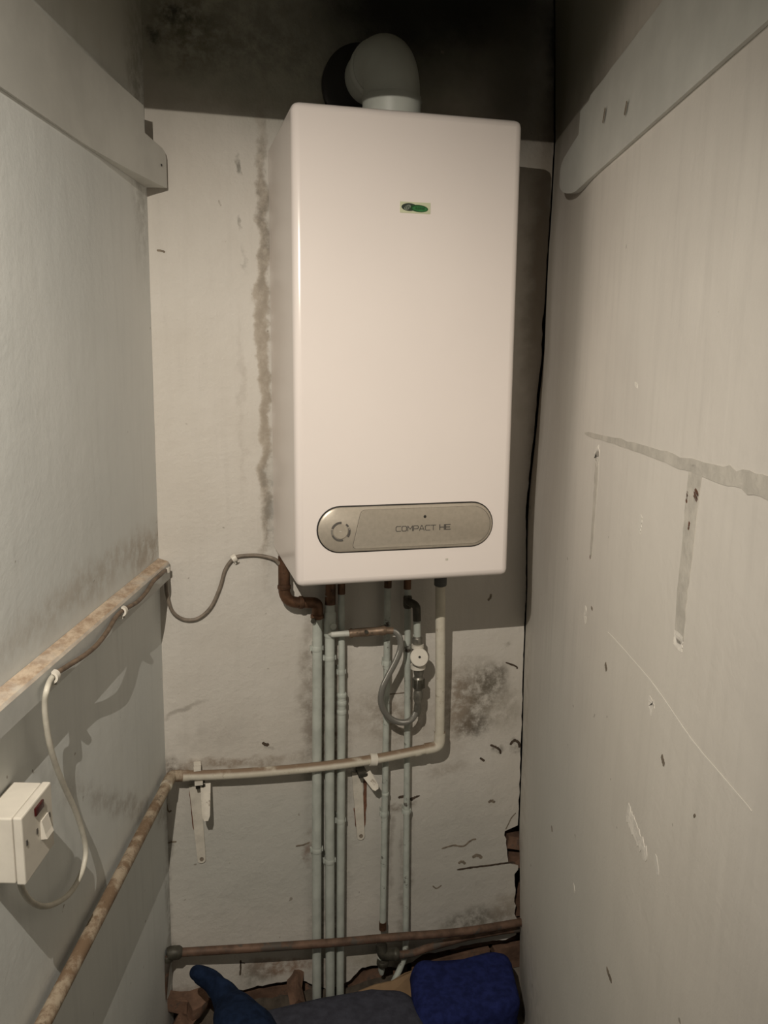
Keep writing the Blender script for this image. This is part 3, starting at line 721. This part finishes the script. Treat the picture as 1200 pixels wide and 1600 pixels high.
# ------------------------------------------------------------------ filling loop
dh = .075
t = thing('filling_loop', 'braided steel filling hose with brass valve and white round wheel', 'hose', P(640, 1128, dh))
v0 = P(519, 991, .052)
obj('branch_pipe', T([P(516, 989, .040), v0, P(548, 989.5, .060)], .0068, 14), M['clip_paint'], t)
va = [P(545, 990, .060), P(549, 989.5, .060), P(552, 989, .061), P(572, 987.5, .064), P(590, 986, .067), P(596, 985.5, .068), P(600, 985, .069), P(606, 985, .070)]
obj('isolating_valve', T(va, [.0085, .0105, .0088, .0098, .0088, .0108, .0108, .0075], 16), M['brass'], t)
obj('valve_screw', disc(P(572, 987, .073), (0, -1, .2), .004, .005, 10), M['brass_dark'], t)
hp = [(604, 985, .070), (612, 985, .072), (620, 989, .075), (625.5, 1000, .077), (625, 1016, .079), (618, 1034, .080), (608, 1053, .080), (599, 1072, .080), (595, 1090, .079), (598, 1107, .077), (608, 1121, .074), (622, 1128, .071), (636, 1128, .069), (645, 1122, .067), (650, 1113, .065)]
hpath = spline([P(*q_) for q_ in hp], 6)
obj('braided_hose', T(hpath, .0068, 14), M['braid'], t)
obj('hose_ferrule', T([P(602, 985, .070), P(614, 985.6, .0725)], .0078, 14), M['brass'], t)
dv = .062
vv = [(651, 1118, .0075), (652, 1112, .0088), (652.5, 1106, .0088), (653, 1098, .0075), (653, 1092, .0105), (653.5, 1082, .0105), (653.5, 1078, .0085), (653.5, 1074, .0125), (654, 1060, .0125), (654, 1057, .009), (654, 1050, .0115), (654, 1044, .0115), (653.5, 1040, .013), (653, 1012, .013), (652.5, 1008, .0095), (652.5, 1004, .0115), (652, 997, .0115), (652, 994, .008)]
obj('valve_body', T([P(x_, y_, dv) for x_, y_, _ in vv], [q_[2] for q_ in vv], 14), M['nickel'], t)
obj('union_nut', T([P(654, 1074, dv), P(654, 1060, dv)], .0142, 6), M['brass_dark'], t)
obj('collar', T([P(653, 1044, dv+.004), P(653, 1038, dv+.004)], .0165, 20), M['white_plastic'], t)
obj('collar', T([P(652.5, 1012, dv+.003), P(652.5, 1007, dv+.003)], .0135, 20), M['white_plastic'], t)
wd_ = V((.0, -.90, .42)).normalized(); wc = P(655, 1027, dv+.024)
wheel = obj('valve_wheel', T([wc-wd_*.012, wc-wd_*.005, wc-wd_*.004, wc+wd_*.0015, wc+wd_*.003], [.012, .012, .0195, .0202, .0188], 28), M['white_plastic'], t)
obj('wheel_screw', disc(wc+wd_*.0028, wd_, .0028, .0012, 12), M['black'], wheel)
obj('riser', T([P(652, 996, dv), P(651.5, 966, dv)], .0080, 14), M['pipe_chipped'], t)
el = fillet([P(651.5, 970, dv), P(651, 946, dv-.002), P(640, 941, .040), P(637, 939, .030)], .016, 6)
obj('elbow', T(el, .0088, 14), M['brass_dark'], t)
obj('tee', T([P(637, 930, d5), P(637, 933, d5), P(637, 947, d5), P(637, 950, d5)], [.0076, .0098, .0098, .0076], 14), M['brass_dark'], t)

# ------------------------------------------------------------------ waste pipe
t = thing('waste_pipe', 'white plastic waste pipe dropping from boiler then running left along both walls', 'pipe', P(687, 1165, .07))
wt, wb = P(688, 915, .095), P(686.5, 1166, .062)
vt = V((wt.x, wt.y, ZB))
cl = P(267, 1211, .038)
obj('boiler_outlet', T([up_to(wt, ZB), wt+V((0, 0, .002)), wt], [.0135, .0135, .012], 18), M['grey_rubber'], t)
run1 = P(580, 1187, .054); run2 = P(480, 1200, .046)
obj('drop', T([wb+V((0, 0, .010)), P(688, 1050, .078), wt], .0107, 18), M['pvc'], t)
el = fillet([wb+V((0, 0, .034)), wb, wb+(run1-wb).normalized()*.034], .018, 8)
obj('elbow', T(el, .0126, 18), M['pvc'], t)
obj('cross_run', T(spline([wb+(run1-wb).normalized()*.012, run1, run2, P(370, 1209, .040), P(285, 1212, .037)], 5), .0107, 18), M['pvc'], t)
rings(t, [(P(652, 1173.5, .058), run1-wb), (P(290, 1212, .037), (1, 0, 0))], .0107, M['pvc'], 'socket', .018, 1.12)
le0 = Lw(264, 1216, .026); le1 = Lw(60, 1608, .026); ld_ = (le1-le0).normalized(); le1 = le0 + ld_*.90
mid_ = P(268, 1212, .036)
obj('corner_elbow', T(fillet([P(286, 1212, .037), mid_, mid_ + ld_*.040], .012, 6), .0122, 18), M['pvc_dirty'], t)
obj('wall_run', T([mid_+ld_*.014, mid_+ld_*.4, mid_+ld_*.80], .0110, 18), M['pvc_dirty'], t)
rings(t, [(mid_+ld_*.042, ld_)], .0112, M['pvc'], 'socket', .012, 1.12)
cp = P(583, 1187, .054); obj('clip', T([cp-V((.008, 0, -.001)), cp+V((.008, 0, -.001))], .0138, 18), M['white_plastic'], t)
cp = P(307, 1211, .037)
b = bmesh.new(); box(b, cp+V((.002, .002, .0128)), (.015, .012, .005)); box(b, cp+V((.004, -.002, -.0165)), (.017, .012, .008)); box(b, (cp.x+.003, -.010, cp.z-.002), (.015, .018, .030)); obj('clip', b, M['white_plastic'], t)

# ------------------------------------------------------------------ old shelf brackets
def bracket(px, label, sgn, armpx, stripx, rusty):
    """flat strip on the wall under the pipe plus an arm folded out of it"""
    t_ = thing('shelf_bracket', label, 'bracket', P(stripx[1][0], stripx[1][1], .002), None)
    a_, b_ = P(*stripx[0], .001), P(*stripx[1], .001)
    bm_ = bmesh.new(); h = .0088
    pts = [a_+V((-h*1.5, 0, 0)), a_+V((h*1.3, 0, 0))] + [b_+V((h*math.cos(k), 0, h*math.sin(k))) for k in [-math.pi*i/8 for i in range(9)]]
    prism(pts, (0, -.0032, 0), bm_); s_ = obj('wall_strip', bm_, M['clip_worn'], t_, smooth=False)
    obj('screw', disc(b_+V((0, -.003, .002)), (0, -1, 0), .0045, .0018, 12), M['crack_soft'], t_)
    # arm: a tapered channel leaning away from the wall
    (x0, y0, e0), (x1, y1, e1_) = armpx
    p_, q_ = P(x0, y0, e0), P(x1, y1, e1_); d_ = (q_-p_).normalized(); sd = d_.cross(V((0, -1, 0))).normalized(); nn = sd.cross(d_).normalized()
    bm_ = bmesh.new(); pr = []
    for i in range(9):
        k = i/8; c_ = p_.lerp(q_, k); h_ = .0110*(1-k)+.0078*k
        if i == 8: h_ *= .55
        pr.append([c_-sd*h_, c_-sd*h_*.5-nn*.005, c_+sd*h_*.5-nn*.005, c_+sd*h_, c_+sd*h_*.45-nn*.0015, c_-sd*h_*.45-nn*.0015])
    rs_ = loft(bm_, pr); bm_.faces.new(rs_[0]); bm_.faces.new(rs_[-1][::-1]); obj('arm', bm_, M['clip_worn'], t_)
    bm_ = bmesh.new(); box(bm_, p_.lerp(a_, .5)+V((0, 0, .001)), (.020, abs(p_.y-a_.y)+.004, .009)); obj('hinge', bm_, M['brass_dark'], t_)
    for (rp, rw) in rusty: obj('rust_line', strip('r', [P(*x_, .0008) for x_ in rp], rw, None, None, NB, amp=.5), M['rust'], t_)
    return t_
M['clip_worn'] = simple('worn_bracket_paint', (.64, .60, .52), .6, var=.12, scale=30, bump=.2, dark=(.16, .105, .06), spot=.03)
bracket(0, 'old painted shelf bracket under waste pipe nearest the left corner', 1, ((321, 1224, .026), (322, 1283, .060)), ((305, 1226), (315, 1342)), [([(297, 1232), (300, 1262), (303, 1296)], .005), ([(314, 1234), (316, 1254), (317, 1274)], .006)])
bracket(0, 'old shelf bracket with rusty slot between painted pipe groups', -1, ((572, 1208, .034), (589, 1234, .055)), ((558, 1206), (563.5, 1306)), [([(571, 1212), (570, 1250), (568, 1294)], .0078), ([(553, 1262), (555, 1275), (556, 1292)], .003)])

# ------------------------------------------------------------------ copper pipes at the foot of the wall
dc = .062
t = thing('copper_pipe', 'long dirty copper pipe crossing low in front of painted pipes', 'pipe', P(268, 1490, dc))
obj('pipe', T(spline([P(266, 1489, .045), P(400, 1481, dc), P(520, 1473, dc), P(620, 1464, dc), P(720, 1456, .055), P(814, 1441, .040)], 5), .0094, 16), M['copper_dull'], t)
obj('tee', T([P(262, 1490, .045), P(266, 1489, .045), P(280, 1488, .047), P(284, 1488, .047)], [.0125, .0145, .0145, .011], 16), M['brass_dark'], t)
obj('drop', T([P(262, 1492, .043), P(257, 1510, .045), P(252, 1560, .05), P(249, 1596, .055)], .0115, 14), M['copper_dull'], t)
rings(t, [(P(262, 1496, .043), (.1, 0, 1))], .0115, M['brass_dark'], 'joint', .014, 1.15)
db = .036
t = thing('copper_pipe', 'short rusty copper branch pipe rising to the right from elbow', 'pipe', P(600, 1500, db))
obj('pipe', T(spline([P(604, 1492, db+.008), P(640, 1490, db+.006), P(672, 1480, db), P(730, 1464, .030), P(780, 1455, .025), P(810, 1451, .022)], 5), .0088, 14), M['copper_dull'], t)
obj('elbow', T(fillet([P(596, 1476, db), P(597, 1491, db+.006), P(622, 1491, db+.008)], .012, 6), .0135, 14), M['brass_dark'], t)
rings(t, [(P(618, 1491, db+.008), (1, 0, 0)), (P(598, 1504, db+.002), (0, 0, 1))], .0128, M['brass_dark'], 'joint', .012, 1.14)

# ------------------------------------------------------------------ boiler cable, clips and switch
def cable_clip(p, nrm, dirv, label, wallo):
    t_ = thing('cable_clip', label, 'clip', p, 'white cable clips')
    nrm = V(nrm).normalized(); dirv = V(dirv).normalized(); sd = nrm.cross(dirv).normalized()
    b_ = bmesh.new(); pr = []
    for k in range(11):
        a_ = math.pi*k/10; u_ = sd*math.cos(a_)+nrm*math.sin(a_)
        pr.append([p+u_*.0052-dirv*.005, p+u_*.0084-dirv*.005, p+u_*.0084+dirv*.005, p+u_*.0052+dirv*.005])
    rs_ = loft(b_, pr); b_.faces.new(rs_[0]); b_.faces.new(rs_[-1][::-1])
    obj('saddle', b_, M['white_plastic'], t_)
    b_ = bmesh.new(); c_ = p+sd*.0095
    box(b_, c_-nrm*(wallo-.002)/2+nrm*.001, (.005, wallo+.0, .009), (sd, nrm, dirv)); obj('lug', b_, M['white_plastic'], t_)
    obj('nail', disc(c_+nrm*.0025, nrm, .0022, .0015, 10), M['nickel'], t_)
    return t_
rc = .0038
SO = .023 + .0062                                         # cable centre on the batten's face
CB = [P(436, 880, .05), P(428, 873, .016), P(405, 868, .0062), P(384, 868, .0062), P(366, 872, .0062), P(352, 890, .0062), P(344, 917, .0065), P(330, 948, .0070), P(310, 966, .0070), P(288, 968, .0075), P(270, 956, .0095), P(261, 930, .018), P(259, 904, .022), P(259, 890, .030)]
t = thing('boiler_cable', 'thin grey cable looping from boiler along batten to the switch box', 'cable', P(288, 968, .008))
obj('grey_length', T(spline(CB, 6), rc, 10), M['cable_grey'], t)
CL = [P(259, 890, .030), Lw(250, 899, .032), Lw(240, 908, SO), Lw(228, 926, SO+.001), Lw(214, 941, SO), Lw(192, 954, SO), Lw(180, 966, SO), Lw(168, 986, SO+.003), Lw(152, 1007, SO+.005), Lw(132, 1024, SO+.003), Lw(110, 1038, SO), Lw(88, 1052, SO)]
obj('brown_length', T(spline(CL, 6), rc, 10), M['cable_brown'], t)
CW = [Lw(88, 1052, SO), Lw(79, 1062, SO), Lw(73, 1078, .034), Lw(70, 1098, .030), Lw(71, 1122, .028), Lw(77, 1160, .026), Lw(87, 1195, .024), Lw(101, 1230, .022), Lw(117, 1265, .022), Lw(129, 1300, .022), Lw(134, 1328, .022), Lw(131, 1352, .022), Lw(122, 1376, .022), Lw(107, 1398, .022), Lw(86, 1412, .022), Lw(66, 1416, .022), Lw(48, 1408, .023), Lw(37, 1394, .024), Lw(32, 1380, .025), Lw(31, 1366, .025)]
obj('white_length', T(spline(CW, 6), rc*1.02, 10), M['cable_white'], t)
cable_clip(P(366, 872, .0062), NB, P(352, 884, .006)-P(380, 867, .006), 'cable clip on back wall beside boiler', .006)
cable_clip(P(259, 890, .030), V((.5, -1, 0)), V((0, 0, 1)), 'white cable clip at left wall corner on end of batten', .022)
cable_clip(Lw(191, 955, SO), NL, Lw(180, 966, SO)-Lw(205, 947, SO), 'white cable clip midway along the batten', .006)
cable_clip(Lw(83, 1057, SO), NL, Lw(76, 1068, SO)-Lw(100, 1044, SO), 'white cable clip on batten where cable turns down to switch', .006)

bs0, bs1, bz0, bz1 = -.783, -.697, -.212, -.126
bc = lambda s, z, o_: Lp(s, z, o_)
AX = (U, NL, V((0, 0, 1)))
t = thing('fused_switch', 'white surface mounted switch box with dark red neon on left wall', 'switch', Lp((bs0+bs1)/2, bz0, .001))
obj('back_box', B(Lp((bs0+bs1)/2, (bz0+bz1)/2, .0195), (.0855, .037, .0845), AX, .002), M['white_plastic'], t, smooth=False)
plate = obj('face_plate', B(Lp((bs0+bs1)/2, (bz0+bz1)/2, .0445), (.0868, .011, .0868), AX, .002), M['white_plastic'], t, smooth=False)
FO = .0502
def onf(px, py):
    p_ = Lw(px, py, FO); q_ = p_-PL; return q_.dot(U), p_.z-Z0
sN, zN = onf(60, 1262); sS, zS = onf(69, 1290)
obj('neon_lens', B(Lp(sN, zN, FO+.0010), (.024, .003, .0105), AX, .001), M['neon'], plate)
b = bmesh.new()
prs = [[Lp(s_, zS+.012, FO-.001), Lp(s_, zS+.012, FO+.0018), Lp(s_, zS-.006, FO+.0055), Lp(s_, zS-.012, FO+.0075), Lp(s_, zS-.013, FO-.001)] for s_ in (sS-.010, sS+.010)]
rs = loft(b, prs); b.faces.new(rs[0]); b.faces.new(rs[-1][::-1]); obj('rocker', b, M['white_plastic'], plate, smooth=False)
for px, py in ((77, 1273), (58, 1299), (42, 1317)):
    s_, z_ = onf(px, py); obj('screw_slot', B(Lp(s_, z_, FO+.0003), (.003, .001, .007), AX), M['ink'], plate)
for px, py in ((36, 1228), (22, 1238), (12, 1250)):
    obj('plaster_splash', disc(Lp(onf(px, py)[0]-.005, bz1-.001, .012+.004*(px % 3)), (0, 0, 1), .007, .0022, 9), M['clip_paint'], t)

# ------------------------------------------------------------------ cloths, cardboard and rubble on the floor
def lump(c, s, seed, amp=.02, e=.55, freq=9, nu=40, nv=28, tilt=0.0, shear=0.0):
    """a soft rounded heap: superellipsoid with folds"""
    b_ = bmesh.new(); g = []
    sp = lambda v_, k: math.copysign(abs(v_)**k, v_)
    for i in range(nv+1):
        ph = -math.pi/2+math.pi*i/nv; row = []
        for k in range(nu):
            th = 2*math.pi*k/nu
            p_ = V((s[0]*sp(math.cos(ph), e)*sp(math.cos(th), e), s[1]*sp(math.cos(ph), e)*sp(math.sin(th), e), s[2]*sp(math.sin(ph), e)))
            nv_ = noise.noise(p_*freq+V((seed, 0, 0)))*amp + noise.noise(p_*freq*2.7+V((0, seed, 0)))*amp*.45
            p_ = p_*(1+nv_/max(s)*1.5) + V((0, 0, nv_*.5)); p_.z += tilt*p_.x; p_.x += shear*p_.y
            q_ = p_+V(c); q_.z = max(q_.z, .002); row.append(b_.verts.new(q_))
        g.append(row)
    for i in range(nv):
        for k in range(nu): b_.faces.new((g[i][k], g[i][(k+1) % nu], g[i+1][(k+1) % nu], g[i+1][k]))
    bmesh.ops.remove_doubles(b_, verts=b_.verts, dist=.0008)
    return b_
# right: folded bright-blue cloth propped against the wall
pa, pb_ = P(655, 1510, .16), P(812, 1492, .16)
cx_ = (pa.x+pb_.x)/2; hw = (pb_.x-pa.x)/2
zt_ = P(760, 1488, .075).z
tag(obj('folded_cloth', lump((cx_-.006, -.150, zt_/2), (hw+.006, .090, zt_/2), 3.1, .008, .30, 11, shear=.2725), M['cloth_blue']), 'deep blue folded cloth heaped against wall by right corner', 'cloth')
# middle: grey-blue sheet over a low pile
pa, pb_ = P(372, 1560, .22), P(650, 1560, .22); cx_ = (pa.x+pb_.x)/2; hw = (pb_.x-pa.x)/2+.02
zt_ = P(520, 1556, .115).z
tag(obj('dust_sheet', lump((cx_, -.225, zt_/2), (hw*1.02, .125, zt_/2), 8.4, .006, .28, 8), M['cloth_grey']), 'dull grey blue sheet on floor below the painted pipes', 'cloth')
# left: twisted dark cloth with a knotted end standing up
kp = [(302, 1520, .12, .010), (312, 1522, .13, .019), (324, 1531, .14, .022), (340, 1548, .17, .024), (358, 1572, .21, .036), (376, 1606, .27, .055), (396, 1660, .33, .075)]
cpth = spline([P(x_, y_, d_) for x_, y_, d_, _ in kp], 6); rad = []
for i in range(len(kp)-1):
    for k in range(6): rad.append(kp[i][3]+(kp[i+1][3]-kp[i][3])*k/6)
rad.append(kp[-1][3])
b = tube(bmesh.new(), cpth, rad, 20)
for v in b.verts:
    n_ = noise.noise_vector(v.co*28)*.006 + noise.noise_vector(v.co*11)*.007; v.co += n_; v.co.z = max(v.co.z, .002)
tag(obj('twisted_cloth', b, M['cloth_teal']), 'dark blue twisted cloth with knotted end sticking up at left', 'cloth')
# cardboard flap behind the sheet
q = [P(560, 1548, .075), P(585, 1538, .07), P(612, 1532, .07), P(632, 1520, .065), P(650, 1514, .06), P(650, 1556, .085), P(600, 1560, .09), P(562, 1556, .085)]
tag(obj('cardboard_scrap', prism(q, (0, -.004, .001)), M['cardboard'], smooth=False), 'torn tan cardboard scrap between dust sheet and copper elbow', 'cardboard')
for i, (px, py, d_, sz, lab) in enumerate([(275, 1562, .03, (.055, .035, .03), 'broken brick lump in left corner below the copper drop'), (307, 1568, .030, (.045, .034, .028), 'broken brick lump beside twisted cloth'), (286, 1600, .055, (.06, .034, .028), 'lowest broken brick lump in left corner'), (462, 1545, .03, (.075, .03, .03), 'broken brick lump left of painted pipes behind dust sheet')]):
    o = bpy.data.objects.new('brick_rubble', rough_brick(sz, 20+i*3, .013, 3)); C.objects.link(o); o.location = P(px, py, d_); o.rotation_euler = (.2*i, .3-.2*i, .5*i); tag(o, lab, 'rubble', 'brick rubble by the wall')
# loose mortar dirt along the foot of the wall
b = bmesh.new(); g = []
for i in range(61):
    x_ = -.225 + .80*i/60; row = []
    for k in range(6):
        y_ = -.003 - .05*k/5 - .02*(k/5)*noise.noise((x_*6, 1, 3))
        h_ = (.055 + .02*noise.noise((x_*9, 4, 0)))*(1-k/5)**1.2 + .006*noise.noise((x_*40, y_*40, 0))*(1-k/5)
        row.append(b.verts.new((x_, y_, max(.001, h_))))
    g.append(row)
for i in range(60):
    for k in range(5): b.faces.new((g[i][k], g[i+1][k], g[i+1][k+1], g[i][k+1]))
dirt = tag(obj('mortar_dirt', b, M['mortar'], smooth=False), 'dark crumbled mortar dirt along foot of back wall', 'dirt'); dirt['kind'] = 'stuff'
